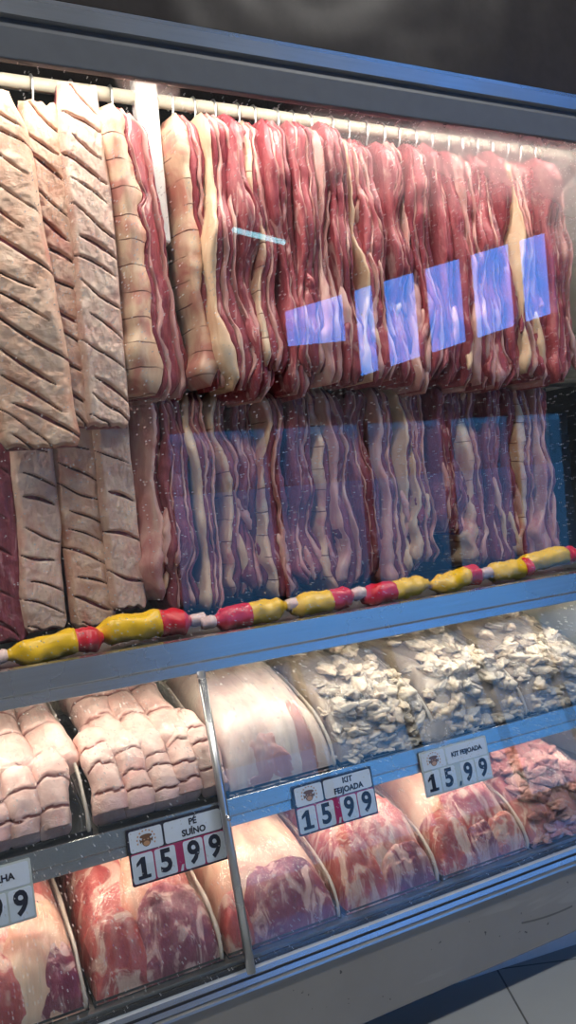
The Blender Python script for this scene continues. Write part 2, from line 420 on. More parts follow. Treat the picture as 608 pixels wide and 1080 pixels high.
cpart('base_trim', MB().prism_x([(-.1165, .274), (-.1225, .250), (-.119, .248), (-.10, .248), (-.10, .274)], XL, XR), steel_mat)
cpart('base_groove', MB().prism_x([(-.121, .2645), (-.1218, .2605), (-.12, .2605), (-.119, .2645)], XL, XR), rubber_mat)
cpart('base_rail', MB().prism_x([(-.104, .2785), (-.114, .2785), (-.119, .2745), (-.104, .2745)], XL, XR), plain('grey_base_rail', (.33, .36, .40), .5))
cpart('base_lip', MB().prism_x([(-.121, .2475), (-.1265, .2455), (-.128, .2415), (-.119, .2405), (-.117, .2475)], XL, XR), shelf_mat)
cpart('base_gasket', MB().prism_x([(-.108, .279), (-.115, .279), (-.112, .286), (-.106, .286)], XL, XR), rubber_mat)
cpart('deck', MB().prism_x([(-.105, .262), (-.105, .292), (-.075, .292), (-.07, .285), (.42, .32), (.42, .262)], XL, XE), shelf_mat)
cpart('lower_back_panel', MB().box(XL, XE, .42, .44, .26, .86), cream_mat)
cpart('upper_back_panel', MB().box(XL, XE, .44, .46, .87, 2.09), back_mat)
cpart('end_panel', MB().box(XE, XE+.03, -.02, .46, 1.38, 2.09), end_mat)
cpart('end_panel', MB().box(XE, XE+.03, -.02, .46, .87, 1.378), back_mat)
cpart('lower_end_panel', MB().prism_x([(.0, .87), (-.125, .285), (.46, .285), (.46, .87)], 1.72, 1.75), white_mat)
cpart('far_end_panel', MB().prism_x([(.0, .87), (-.12, .287), (.46, .287), (.46, .87)], -.75, -.73), white_mat)
cpart('ledge', MB().box(XL, XE, .0, .44, .842, .870), shelf_mat)
# front frame between the upper and lower glass: two faces with a crease
cpart('front_frame', MB().prism_x([(.002, .878), (-.011, .876), (-.0135, .832), (-.010, .828), (-.0135, .809), (.004, .806), (.006, .842), (.004, .874)], XL, XR), steel_mat, bevel=.001)
# sloping glass shelf front, the shelf and its lamp
cpart('shelf', MB().prism_x([(-.040, .553), (-.040, .560), (.40, .69), (.41, .69), (.41, .678), (-.03, .545)], XL, 1.72), shelf_mat)
cpart('shelf_rail', MB().prism_x([(-.040, .568), (-.0485, .5675), (-.0535, .537), (-.050, .534), (-.0535, .516), (-.044, .515), (-.038, .55)], XL, 1.72), steel_mat, bevel=.0008)
# header
cpart('header_panel', MB().prism_x([(-.012, 2.06), (-.03, 2.75), (.46, 2.75), (.46, 2.06)], XL, XR), header_mat)
cpart('header_line', MB().prism_x([(-.020, 2.046), (-.022, 2.053), (-.010, 2.056), (-.01, 2.046)], XL, XR), steel_mat)
cpart('header_groove', MB().box(XL, XR, -.008, .02, 2.038, 2.06), rubber_mat)
cpart('header_strip', MB().prism_x([(-.028, 2.041), (-.0218, 2.016), (-.006, 2.012), (-.004, 2.041)], XL, XR), shelf_mat)
cpart('header_gasket', MB().prism_x([(-.010, 2.014), (-.006, 1.996), (.01, 1.996), (.01, 2.014)], XL, XR), rubber_mat)
cpart('header_band', MB().prism_x([(-.012, 1.998), (-.002, 1.948), (.012, 1.946), (.016, 2.09), (-.004, 2.09)], XL, XR), band_mat, bevel=.002)
cpart('upper_ceiling', MB().box(XL, XE, .0, .46, 2.09, 2.11), cream_mat)
# posts
cpart('back_post', MB().box(.562, .612, .188, .226, 1.70, 2.09), white_mat, bevel=.006)
post = MB().tube([(.517, -.012, .812), (.517, -.135, .279)], .0085, 14)
fpost = cpart('front_post', post, steel_tube, True)
sc = MB().tube([(.517, -.094, .548), (.517, -.086, .552)], .004, 10)
o = sc.build('bolt', steel_bright, fpost, True)
# hanging rails
rail_mat = plain('aged_cream_rail', (.50, .47, .38), .4)
cpart('hanging_rail', MB().tube([(XL, .205, 2.012), (.561, .205, 2.012)], .0145, 14), rail_mat, True)
cpart('hanging_rail', MB().tube([(.613, .205, 2.012), (XE, .205, 2.012)], .0145, 14), rail_mat, True)
cpart('hanging_rail', MB().tube([(XL, .30, 1.385), (XE, .30, 1.385)], .012, 12), steel_tube, True)
# end-wall vent slots
vs_ = MB()
for k in range(4): vs_.box(XE-.003, XE+.001, .02+k*.028, .026+k*.028, 1.85, 1.93)
cpart('vent', vs_, rubber_mat)
# glass
g_up = glass_material('misted_upper_glass', True, [(1.42, 1.91, .32, .14, .30), (1.62, 1.80, .16, .16, .32), (.53, 1.94, .07, .035, .35), (1.15, 1.87, .38, .13, .22)])
g_low = glass_material('lower_glass', True, [(1.03, .595, .05, .035, .35)])
cpart('upper_glass', MB().box(XL, XE+.03, .003, .008, .872, 1.99), g_up)
for a, b in ((XL, .510), (.524, XE-.12)):
    cpart('lower_glass', MB().prism_x([(-.004, .812), (-.119, .281), (-.114, .280), (.001, .812)], a, b), g_low)

def tube_lamp(y, z, x0, x1, watts, label, col, down, e):
    r = tag(empty('tube_lamp', ((x0+x1)/2, y, z)), label, 'lamp')
    L = x1-x0
    MB().tube([(-L/2, 0, 0), (L/2, 0, 0)], .008, 10).build('tube', emit('warm_tube', col, e), r, True)
    for s in (-1, 1): MB().tube([(s*L/2, 0, 0), (s*(L/2+.02), 0, 0)], .010, 10).build('end_cap', white_mat, r, True)
    ld = bpy.data.lights.new('tube_light', 'AREA'); ld.shape = 'RECTANGLE'; ld.size = L; ld.size_y = .02; ld.energy = watts; ld.color = col
    lo = bpy.data.objects.new('tube_light', ld); COL.objects.link(lo); lo.parent = r
    d = Vector(down).normalized(); lo.location = d*.012
    zax = -d; xax = Vector((1, 0, 0)); yax = zax.cross(xax)
    lo.rotation_euler = Matrix((xax, yax, zax)).transposed().to_euler()
    return r
tube_lamp(.032, 2.055, -.7, 1.86, UPPER_W, 'warm tube lamp tucked behind the header over the hanging meat', (1.0, .90, .80), (0, .45, -1), 6)
tube_lamp(.022, .826, -.7, 1.68, SHELF_W, 'warm tube lamp under the ledge above the shelf packs', (1.0, .90, .74), (0, .5, -1), 6)
tube_lamp(-.012, .530, -.7, 1.68, DECK_W, 'warm tube lamp under the shelf above the lowest packs', (1.0, .80, .66), (0, .4, -1), 5)

# ------------------------------------------------------------------ hanging pork
def hook(x, y, z_rail, r_rail, z_tip, label, group, yaw=0.0):
    """S hook: loop over the rail, shank down into the meat"""
    h = empty('meat_hook', (x, y, z_rail), yaw)
    tag(h, label, 'hook', group)
    pts = []
    R_ = r_rail+.003
    for k in range(9):
        a = math.radians(-40+k*32); pts.append((0, math.cos(a)*R_, math.sin(a)*R_))
    pts += [(0, -R_*.9, -.02), (0, -.006, -.035), (0, -.004, z_tip-z_rail+.01)]
    for k in range(6):
        a = math.radians(180+k*30); pts.append((0, .010+math.cos(a)*.014, z_tip-z_rail+math.sin(a)*.014))
    MB().tube(pts, .0024, 7).build('rod', steel_tube, h, True)
    return h

def pork_slab(name, label, group, x, y, z_top, L, W, T, theta, layers, seed, sway=0.0, lean_x=0.0, wob=1.0, rings=46, tail=.35, lumps=0, front=.010):
    """slab of belly hung by one end: strata side by side across its thickness, front edge towards -y"""
    root = tag(empty(name, (x, y, z_top-L), theta), label, 'pork', group)
    tot = sum(l[1] for l in layers)
    nl = len(layers)
    wgt = [l[1]/tot for l in layers]
    jit = [rnd(-.02, .012)*L for _ in layers]
    def bounds(w):
        fatgrow = sm(.55, .95, w)
        ws = []
        for k, l in enumerate(layers):
            q = wgt[k]*(1+1.1*N(seed+k*3.7, w*5.0)+.5*N(seed+k*9.1, w*15))
            if l[2] in (fat_mat, fat_yellow): q *= 1+1.3*fatgrow
            ws.append(max(q, .02))
        s_ = sum(ws); th = T*(.60+.40*sm(0, .07, w))*(1+.22*wob*N(seed+9, w*4.5))*(1-.25*sm(.93, 1, w))*(1+tail*sm(.6, .92, w)*(.5+N(seed+5, w*9)))
        b = [-.5*th]
        for q in ws: b.append(b[-1]+q/s_*th)
        return b
    for k, (lname, _, mat) in enumerate(layers):
        Lk = L+jit[k]; rings_ = []
        for i in range(rings+1):
            w = i/rings
            if i > rings-3: w = (i/rings)
            b = bounds(w); b0, b1 = b[k], b[k+1]
            cxx = sway*math.sin(w*math.pi*.9)+lean_x*w+.012*wob*N(seed+2, w*3.0)
            Wd = W*(.55+.45*sm(0, .06, w))*(1+.18*N(seed+4, w*5))*(1-.2*sm(.95, 1, w))
            yo = .016*wob*N(seed+6, w*3.5)
            mid = .5*(b0+b1)
            cap = 1.0
            if i == 0 or i == rings: cap = .25
            elif i == 1 or i == rings-1: cap = .75
            elif i == 2 or i == rings-2: cap = .93
            hw = .5*(b1-b0)*cap*1.03
            rec = .0055*N(seed+k*5.1, w*12)+.0035*N(seed+k*2.3+40, w*31)+(k % 2)*.004-.002
            z = (L - Lk*w)
            r_ = []
            fr = -Wd*.5*(.9+.1*cap)+yo+rec; bk = Wd*.5+yo
            bulge = min(.010, hw*.8)
            for px, py in ((-1, bk), (-1, bk*.3+fr*.7*0), (-1, fr*.55), (-1, fr+bulge*.9), (-.72, fr+bulge*.25), (0, fr-.001), (.72, fr+bulge*.25), (1, fr+bulge*.9), (1, fr*.55), (1, bk*.3), (1, bk)):
                wx = 0.003*N(seed+k*7+py*40, w*20, px*2)+.0015*N(seed+k*3+py*70, w*50)
                r_.append((cxx+mid+px*hw+wx, py, z))
            rings_.append(r_)
        v, f = loft(rings_)
        link_mesh(lname, v, f, mat, root)
    for q in range(lumps):
        w = rnd(.60, .93); rx, ry, rz = rnd(.007, .013), rnd(.008, .013), rnd(.035, .075)
        c = Vector((sway*math.sin(w*math.pi*.9)+lean_x*w+.012*wob*N(seed+2, w*3.0)+rnd(-.42, .42)*T, -W*.5+rnd(-.002, .012)+.016*wob*N(seed+6, w*3.5), max(L*(1-w), rz*.8)))
        bend = rnd(-.02, .02); rr = []
        for i in range(17):
            a = -1+2*i/16; pr = max(.06, 1-abs(a)**2.6)**.6
            rr.append([(c.x+bend*a+math.cos(t)*rx*pr*(1+.7*N(seed+q+math.cos(t), math.sin(t), a*3.5)), c.y+.006*N(seed+q*3, a*1.5)+math.sin(t)*ry*pr*(1+.3*N(seed+q+9+math.cos(t), math.sin(t), a*2.5)), c.z-a*rz) for t in [2*math.pi*k/12 for k in range(12)]])
        v, f = loft(rr); link_mesh('fat_lump', v, f, random.choice([F_, F_, FY_, lean_mat]), root)
    return root
F_, FY_ = fat_mat, fat_yellow

def scored_slab(name, label, x, y, z_top, L, W, T, theta, mat, seed, lean_x=0.0, bow=0.0, pitch=.052, slope=.72, nx=46, top_w=.75, depth=.011, part='skin', back=True, notch=0.0, group=None):
    """flat strip of belly, scored skin to the front (-y), flesh behind"""
    root = tag(empty(name, (x, y, z_top-L), theta), label, 'pork', group)
    nz = int(L/.0024); verts = []; faces = []; cut = []
    R = random.Random(seed)
    cuts = []
    zc = .035
    while zc < L+.05:
        cuts.append((zc, R.uniform(-.10, .25), R.uniform(.75, 1.08), R.uniform(.7, 1.15)*slope, R.uniform(.55, 1.25), R.uniform(0, 6))); zc += pitch*R.uniform(.72, 1.25)
    for i in range(nz+1):
        w = i/nz; s_ = w*L
        ww = W*(top_w+(1-top_w)*sm(0, .12, w))*(1+.06*N(seed, w*5))*(1-.12*sm(.97, 1, w))
        cx = lean_x*w+.006*N(seed+3, w*3)
        for j in range(nx+1):
            u = j/nx; px = (u-.5)
            edge = abs(2*u-1)
            round_ = (1-max(0, (edge-.72)/.28)**2.2*.9)
            dep = 0; cc = 0
            for (z0, u0, u1, sl, wd, ph) in cuts:
                if abs(s_-z0) > W*1.2: continue
                zz = z0+(px)*W*sl+.004*math.sin(u*5+ph)
                half = .0042*wd*max(0, math.sin(math.pi*min(1, max(0, (u-u0)/(u1-u0)))))**.6
                if half <= 0: continue
                d = abs(s_-zz)/max(half, 1e-5)
                if d < 1.7:
                    q = 1-sm(.45, 1.6, d); dep = max(dep, q*min(1, wd)); cc = max(cc, 1-sm(.35, 1.1, d))
            lump = .0028*N(seed+u*3.0, s_*14)+.0022*N(seed+u*9.0, s_*45, 3)+.0012*N(seed+u*20.0, s_*110, 3)
            endr = 1-(1-sm(0, .015, w))*.8-(sm(.992, 1, w))*.6
            yy = -T*.5*round_*endr*(1+.15*N(seed+8, w*4))-lump+depth*dep+bow*math.sin(math.pi*w)
            zz_ = L-s_ - (.012*N(seed+20, u*4)*sm(.9, 1, w)) + (.010*N(seed+25, u*5))*(1-sm(0, .08, w))
            verts.append((cx+px*ww, yy, zz_)); cut.append(cc*.95)
    k = nx+1
    for i in range(nz):
        for j in range(nx): faces.append((i*k+j, (i+1)*k+j, (i+1)*k+j+1, i*k+j+1))
    link_mesh(part, verts, faces, mat, root, True, cut)
    rings_ = []
    for i in range(31):
        w = i/30; s_ = w*L
        ww = W*(top_w+(1-top_w)*sm(0, .12, w))*(1+.06*N(seed, w*5))*(1-.12*sm(.97, 1, w))*.985
        cx = lean_x*w+.006*N(seed+3, w*3); yb = bow*math.sin(math.pi*w)
        e_ = .35 if i in (0, 30) else 1
        z = L-s_-(.003 if i == 30 else 0)+(-.004 if i == 0 else 0)
        rings_.append([(cx-.5*ww, yb+.0, z), (cx-.5*ww, yb-T*.08*e_, z), (cx-.3*ww, yb-T*.30*e_, z), (cx+.3*ww, yb-T*.30*e_, z), (cx+.5*ww, yb-T*.08*e_, z), (cx+.5*ww, yb+T*.45*e_, z), (cx, yb+T*.55*e_, z), (cx-.5*ww, yb+T*.45*e_, z)])
    v, f = loft(rings_); link_mesh('lean_layer', v, f, lean_dark, root)
    return root

random.seed(11)
F, FY, LN, LD = fat_mat, fat_yellow, lean_mat, lean_dark
def strata(kind):
    j = lambda v: v*rnd(.7, 1.35)
    if kind == 'face': return [('rind', 3.0, rind_mat), ('lean_layer', 2.0, LN), ('fat_layer', .6, F), ('lean_layer', 1.5, LN)]
    if kind == 'red': return [('lean_layer', j(1.8), LN), ('fat_layer', j(.45), F), ('lean_layer', j(2.4), LN), ('fat_layer', j(.5), F), ('lean_layer', j(1.0), LD)]
    if kind == 'fatty': return [('fat_layer', j(1.0), F), ('lean_layer', j(1.7), LN), ('fat_layer', j(.6), F), ('lean_layer', j(1.6), LN)]
    if kind == 'rind': return [('rind', j(1.5), rind_mat), ('lean_layer', j(1.8), LN), ('fat_layer', j(.5), F), ('lean_layer', j(1.6), LN)]
    return [('fat_layer', j(1.2), FY), ('lean_layer', j(1.7), LN), ('fat_layer', j(.5), F), ('lean_layer', j(1.5), LN), ('fat_layer', j(.4), F)]

# upper row: three scored strips and a rib piece, then the packed strips
scored_slab('pork_belly', 'broad scored pork belly strip at the end of the upper row, lowest reaching', .232, .135, 1.955, .685, .155, .05, math.radians(-4), skin_gold, 3, .055, -.012)
scored_slab('pork_belly', 'scored pork belly strip with a yellow patch near its top, second in the upper row', .348, .165, 1.955, .645, .098, .05, math.radians(2), skin_gold, 17, .0, -.006)
scored_slab('pork_belly', 'tallest scored pork belly strip, its pink top folded over the upper rail', .428, .155, 1.995, .69, .095, .05, math.radians(3), skin_mat, 29, -.004, -.008, top_w=.86)
pork_slab('pork_rib', 'rib piece with cross-cut pale face and red side, against the white post', None, .497, .185, 1.965, .60, .115, .125, math.radians(36), [('rind', 2.6, rind_mat), ('lean_layer', .8, LN), ('fat_layer', .3, F), ('lean_layer', 2.4, LN), ('fat_layer', .3, F), ('lean_layer', .8, LN)], 41, 0, .055, .5, tail=.7)
for x, zt, n in ((.232, 1.935, 'broadest scored strip'), (.348, 1.935, 'yellow-patched scored strip'), (.428, 1.975, 'tallest scored strip'), (.51, 1.94, 'rib piece by the white post')):
    hook(x, .205, 2.012, .0145, zt, 'steel hook over the upper rail holding the '+n, 'steel hooks on the upper rail')

kinds = ['face', 'gold', 'red', 'rind', 'red', 'red', 'fatty', 'red', 'gold', 'red', 'red', 'fatty', 'red', 'red', 'red', 'fatty', 'red', 'red', 'gold', 'red', 'red', 'fatty', 'red', 'red']
x0, x1, nU = .648, 1.685, 22
for i in range(nU):
    x = x0+(x1-x0)*i/(nU-1)+rnd(-.006, .006)
    th = math.radians(12 if i == 0 else rnd(-4, 28))
    L = rnd(.55, .612)
    zt = rnd(1.955, 1.985)
    far = i >= 20
    if far: zt -= .01
    pork_slab('pork_belly', 'upright cut pork belly strip hanging %s from the white post in the upper row' % ORD[i], 'pork belly strips on the upper rail',
              x, .19+rnd(-.016, .014), zt, L+(zt-1.965), .10 if i == 0 else .125, rnd(.055, .06) if i == 0 else rnd(.040, .068), th, strata(kinds[i]), 100+i*7.3, rnd(-.008, .012), .03 if i == 0 else rnd(0, .022), 1.7, tail=.7, lumps=random.choice([0, 0, 1, 2]))
    hook(x, .205, 2.012, .0145, zt-.02, 'steel hook over the upper rail, %s from the white post' % ORD[i], 'steel hooks on the upper rail')

# lower row
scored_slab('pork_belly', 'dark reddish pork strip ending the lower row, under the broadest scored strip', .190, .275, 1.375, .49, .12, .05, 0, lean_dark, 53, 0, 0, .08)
scored_slab('pork_belly', 'pale scored pork strip with wide dark cuts in the lower row', .288, .262, 1.375, .475, .092, .045, math.radians(3), skin_mat, 61, -.008, 0, .058, .45)
scored_slab('pork_belly', 'brownish scored pork strip with slanting dark cuts in the lower row', .372, .268, 1.375, .485, .098, .045, math.radians(3), skin_gold, 71, .012, 0, .05, .62)
scored_slab('pork_belly', 'smooth pale pork strip beside the brownish scored one in the lower row', .452, .255, 1.375, .455, .082, .05, math.radians(6), skin_mat, 83, .006, 0, .09, .55)
nL = 20
for i in range(nL):
    x = .525+(1.655-.525)*i/(nL-1)+rnd(-.008, .008)
    L = rnd(.45, .51)
    if i in (13, 14): L = rnd(.38, .40)
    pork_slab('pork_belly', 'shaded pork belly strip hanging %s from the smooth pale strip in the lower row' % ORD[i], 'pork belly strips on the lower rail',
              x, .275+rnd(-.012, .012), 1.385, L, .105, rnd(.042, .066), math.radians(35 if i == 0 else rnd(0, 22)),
              [(a_, b_, LD if c_ is LN else c_) for a_, b_, c_ in strata(random.choice(['red', 'fatty', 'red', 'fatty', 'red', 'rind', 'gold']))], 400+i*5.7, rnd(-.01, .01), rnd(-.008, .012), 1.9, tail=1.0, lumps=random.choice([0, 1, 2, 2]))  # darker lean swapped in: the lower row's shade is painted into its colour

# ------------------------------------------------------------------ wrapped sausages along the ledge
def sausage(x0, x1, split, first_yellow, label, seed, y=.05, z=.897, dz=0.0, r=.0255, knots=(0, 1)):
    root = tag(empty('wrapped_sausage', ((x0+x1)/2, y, .870)), label, 'sausage', 'sausages wrapped in yellow and red along the ledge')
    h = (x1-x0)/2
    def seg(a, b, name, mat, r0, r1, r2):
        rings_ = []
        n = 22
        for i in range(n+1):
            t = i/n; px = a+(b-a)*t
            rr = (r0+(r1-r0)*sm(0, .28, t)) if t < .5 else (r1+(r2-r1)*sm(.72, 1, t))
            rr *= 1+.10*N(seed+t*4, 1)
            yo = .006*N(seed, px*16); zo = .004*N(seed+5, px*16)+dz*(px/h)
            q = []
            for k in range(18):
                an = 2*math.pi*k/18
                d = rr*(1+.20*N(seed+math.cos(an)*1.6, math.sin(an)*1.6, px*40)+.10*N(seed+math.cos(an)*4, math.sin(an)*4, px*80))
                zz = z-.870+zo+math.sin(an)*d*.95
                q.append((px, yo+math.cos(an)*d*1.05, max(zz, .0012)))
            rings_.append(q)
        v, f = loft(rings_); return link_mesh(name, v, f, mat, root)
    s_ = -h+2*h*split
    seg(-h, s_+.004, 'yellow_wrapper' if first_yellow else 'red_wrapper', yellow_mat if first_yellow else red_mat, .011, r, r*.98)
    seg(s_, h, 'red_wrapper' if first_yellow else 'yellow_wrapper', red_mat if first_yellow else yellow_mat, r*.96, r*.97, .010)
    if 0 in knots: seg(-h-.028, -h+.004, 'knot', knot_mat, .012, .014, .010)
    if 1 in knots: seg(h-.004, h+.030, 'knot', knot_mat, .010, .014, .012)
    return root
sausage(.175, .350, .68, True, 'yellow and red wrapped sausage farthest from the open gap, under the brownish scored strip', 1.0, .052, .895, .004, knots=(0,))
sausage(.338, .535, .64, True, 'plump yellow then red wrapped sausage ending beside the top of the front post', 2.0, .072, .903, -.003, .029)
sausage(.578, .742, .45, False, 'red then yellow wrapped sausage just past the front post', 3.0, .052, .896, .004)
sausage(.750, .905, .58, True, 'yellow then red wrapped sausage touching the third one along the ledge', 4.0, .050, .897, .004, knots=(1,))
sausage(.930, 1.105, .42, False, 'red then yellow wrapped sausage in the gap-side half of the ledge', 5.0, .050, .896, .006, knots=())
sausage(1.118, 1.262, .68, True, 'yellow then red wrapped sausage in front of the dark gap', 6.0, .050, .897, .006, knots=(1,))
sausage(1.285, 1.43, .76, True, 'mostly yellow wrapped sausage after the dark gap', 7.0, .060, .898, .0, knots=(0,))
sausage(1.415, 1.62, .78, True, 'yellow wrapped sausage nearest the dark end panel', 8.0, .095, .906, .004, .025, knots=())

# ------------------------------------------------------------------ packs under film
SH = [(-.034, .572), (-.034, .605), (-.018, .655), (.02, .702), (.08, .735), (.16, .760), (.25, .780), (.33, .775), (.37, .735)]
SHB = ((-.034, .566), (.37, .688))
DK = [(-.092, .298), (-.092, .335), (-.074, .385), (-.03, .435), (.04, .468), (.12, .490), (.22, .505), (.32, .500), (.38, .44)]
DKB = ((-.092, .294), (.38, .320))
def prof_at(prof, base, t):
    n = len(prof)-1; f_ = max(0, min(.9999, t))*n; i = int(f_); a = f_-i
    def P(k): k = max(0, min(n, k)); return Vector(prof[k])
    p0, p1, p2, p3 = P(i-1), P(i), P(i+1), P(i+2)
    p = .5*((2*p1)+(p2-p0)*a+(2*p0-5*p1+4*p2-p3)*a*a+(3*p1-p0-3*p2+p3)*a**3)
    tt = (p.x-base[0][0])/(base[1][0]-base[0][0]); tt = max(0, min(1, tt))
    b = Vector(base[0])*(1-tt)+Vector(base[1])*tt
    return p, b

def film_pack(label, x0, x1, prof, base, seed, group, hem=(1,)):
    cx = (x0+x1)/2
    root = tag(empty('meat_pack', (cx, base[0][0], base[0][1]-.004)), label, 'meat pack', group)
    oy, oz = base[0][0], base[0][1]-.004
    b0, b1 = base
    def bz(y): return b0[1]+(b1[1]-b0[1])*(y-b0[0])/(b1[0]-b0[0])
    t = MB(); rim = .010
    t.prism_x([(b0[0]+.002-oy, b0[1]-oz), (b1[0]-oy, b1[1]-oz), (b1[0]-oy, b1[1]-.004-oz), (b0[0]+.002-oy, b0[1]-.004-oz)], x0+.002-cx, x1-.002-cx)
    t.prism_x([(b0[0]+.001-oy, b0[1]-.003-oz), (b0[0]-.001-oy, b0[1]+.009-oz), (b0[0]+.003-oy, b0[1]+.009-oz), (b0[0]+.004-oy, b0[1]-.003-oz)], x0+.002-cx, x1-.002-cx)
    for xs in (x0+.003, x1-.005):
        t.prism_x([(b0[0]+.004-oy, b0[1]-oz), (b0[0]+.004-oy, b0[1]+.009-oz), (b1[0]-oy, b1[1]+.012-oz), (b1[0]-oy, b1[1]-oz)], xs-cx, xs+.002-cx)
    t.build('tray', tray_mat, root)
    nu, nv = 44, 44; verts = []; faces = []
    for i in range(nu+1):
        u = i/nu; e_ = abs(2*u-1)
        hgt = (1-e_**5)**.45 if e_ < 1 else 0
        hgt = .12+.88*hgt
        for j in range(nv+1):
            v = j/nv; p, b = prof_at(prof, base, v)
            q = b+(p-b)*hgt
            d = (p-b); dn = d.normalized() if d.length > 1e-5 else Vector((0, 1))
            n_ = .006*N(seed+u*3, v*4)+.0022*N(seed+u*8-v*5, v*16+u*6, 5)
            k = min(1, d.length/.03)*(.3+.7*hgt)
            q = q+dn*(n_-.003)*k
            verts.append((x0+.001+(x1-x0-.002)*u-cx, q.x-oy, q.y-oz))
    k = nv+1
    for i in range(nu):
        for j in range(nv): faces.append((i*k+j, i*k+j+1, (i+1)*k+j+1, (i+1)*k+j))
    link_mesh('film', verts, faces, film_mat, root)
    for hsd in hem:
        pts = []
        u = .965 if hsd else .035
        for j in range(30):
            v = .02+.85*j/29; p, b = prof_at(prof, base, v)
            hg = .12+.88*(1-abs(2*u-1)**5)**.45
            q = b+(p-b)*(hg*1.0)
            pts.append((x0+(x1-x0)*u-cx+.002*N(seed, v*6), q.x-oy-.002, q.y-oz+.001))
        MB().tube(pts, [.0045*(.7+.5*abs(N(seed+3, j*.2))) for j in range(30)], 8).build('film_fold', hem_mat, root, True)
    return root

def lump(name, label, cat, x0, x1, t0, t1, prof, base, mat, seed, group=None, inset=.012, amp=.010, pw=3.0, hmul=1.0, fold=0.0):
    """piece of meat filling part of a pack's profile, rounded at its edges"""
    cx = (x0+x1)/2
    pm, bm_ = prof_at(prof, base, (t0+t1)/2)
    root = bpy.data.objects.new(name, None)
    nu, nv = 40, 40; top = []; bot = []
    for i in range(nu+1):
        u = i/nu; eu = abs(2*u-1)
        for j in range(nv+1):
            v = j/nv; ev = abs(2*v-1)
            h = max(0, (1-eu**pw))**(1/pw)*max(0, (1-ev**pw))**(1/pw)
            wob = .012*N(seed, v*3)*(1-eu); x = x0+(x1-x0)*u+wob
            p, b = prof_at(prof, base, t0+(t1-t0)*v)
            d = p-b; Ld = d.length; dn = d/Ld if Ld > 1e-6 else Vector((-1, 0))
            n_ = amp*(N(seed+x*22, v*3.5)-.35)+amp*.5*N(seed+x*60, v*9, 2)-fold*abs(N(seed+30+x*30, v*4))
            hh = max(.004, (Ld-inset)*h*hmul+n_*h)
            q = b+dn*min(hh, max(.003, Ld-.006))
            top.append((x-cx, q.x, q.y)); bot.append((x-cx, b.x, b.y+.001))
    k = nv+1; nT = len(top); f = []
    for i in range(nu):
        for j in range(nv):
            f.append((i*k+j, i*k+j+1, (i+1)*k+j+1, (i+1)*k+j)); f.append((nT+i*k+j, nT+(i+1)*k+j, nT+(i+1)*k+j+1, nT+i*k+j+1))
    for i in range(nu):
        f.append((i*k, (i+1)*k, nT+(i+1)*k, nT+i*k)); f.append((i*k+nv, nT+i*k+nv, nT+(i+1)*k+nv, (i+1)*k+nv))
    for j in range(nv):
        f.append((j, nT+j, nT+j+1, j+1)); f.append((nu*k+j, nu*k+j+1, nT+nu*k+j+1, nT+nu*k+j))
    bpy.data.objects.remove(root)
    o = link_mesh(name, [(a, y-bm_.x, z-bm_.y) for a, y, z in top+bot], f, mat)
    o.location = (cx, bm_.x, bm_.y)
    return tag(o, label, cat, group)

# --- pig's trotters in the two film packs on the shelf
def trotter(x, t_a, t_b, r, label, group, seed, lift=0.0, lean=0.0):
    root = tag(empty('pig_trotter', (x, 0, .6)), label, 'trotter', group)
    n = 90; rings_ = []; cut = []
    R = random.Random(seed); cz = [.30+R.uniform(-.03, .03), .50+R.uniform(-.04, .04), .70+R.uniform(-.03, .03)]
    pts = []
    for i in range(n+1):
        s_ = i/n; p, b = prof_at(SH, SHB, t_a+(t_b-t_a)*s_); d = (p-b); dn = d.normalized()
        c = p-dn*(r+.010)+dn*lift
        if (c-b).length < r*.8: c = b+dn*r*.8
        pts.append(c)
    for i in range(n+1):
        s_ = i/n; c = pts[i]
        tng = (pts[min(n, i+1)]-pts[max(0, i-1)]).normalized(); nrm = Vector((-tng.y, tng.x))
        rr = r*(1.0+.10*math.sin(s_*9+seed))*(.55+.45*sm(0, .12, s_))*(1-.0*s_)
        if s_ > .93: rr *= max(.2, math.sqrt(max(0.0, 1-((s_-.93)/.07)**2)))
        g = 0
        for q in cz:
            pass
        ring = []
        for k in range(24):
            a = 2*math.pi*k/24
            g = 0
            for qi, q in enumerate(cz):
                dd = abs(s_-q-.035*N(seed+qi*3, math.cos(a)*1.5)-.03*math.cos(a)*N(seed+qi*9, 1))/(.013+.008*N(seed+qi, 4)); g = max(g, 1-sm(.2, 1.2, dd))
            cl = 1-.28*sm(.78, .95, s_)*math.exp(-(((a % (2*math.pi))-math.pi/2)/.35)**2)
            frontal = max(0.0, math.sin(a))
            rad = rr*cl*(1-.26*g*frontal)*(1+.16*N(seed+math.cos(a), math.sin(a), s_*6)+.05*N(seed+math.cos(a)*3, math.sin(a)*3, s_*20))
            e3 = Vector((math.cos(a)*rad*1.08, math.sin(a)*rad))
            y_, z_ = c.x+nrm.x*e3.y*-1, c.y+nrm.y*e3.y*-1
            ring.append((e3.x+lean*(s_-.5)+.004*N(seed, s_*4), y_, z_-.6)); cut.append(min(.9, g*1.1)*sm(.05, .3, frontal+.3*N(seed+math.cos(a)*2, s_*9)))
        rings_.append(ring)
    v, f = loft(rings_); link_mesh('hide', v, f, trotter_mat, root, True, cut)
    return root

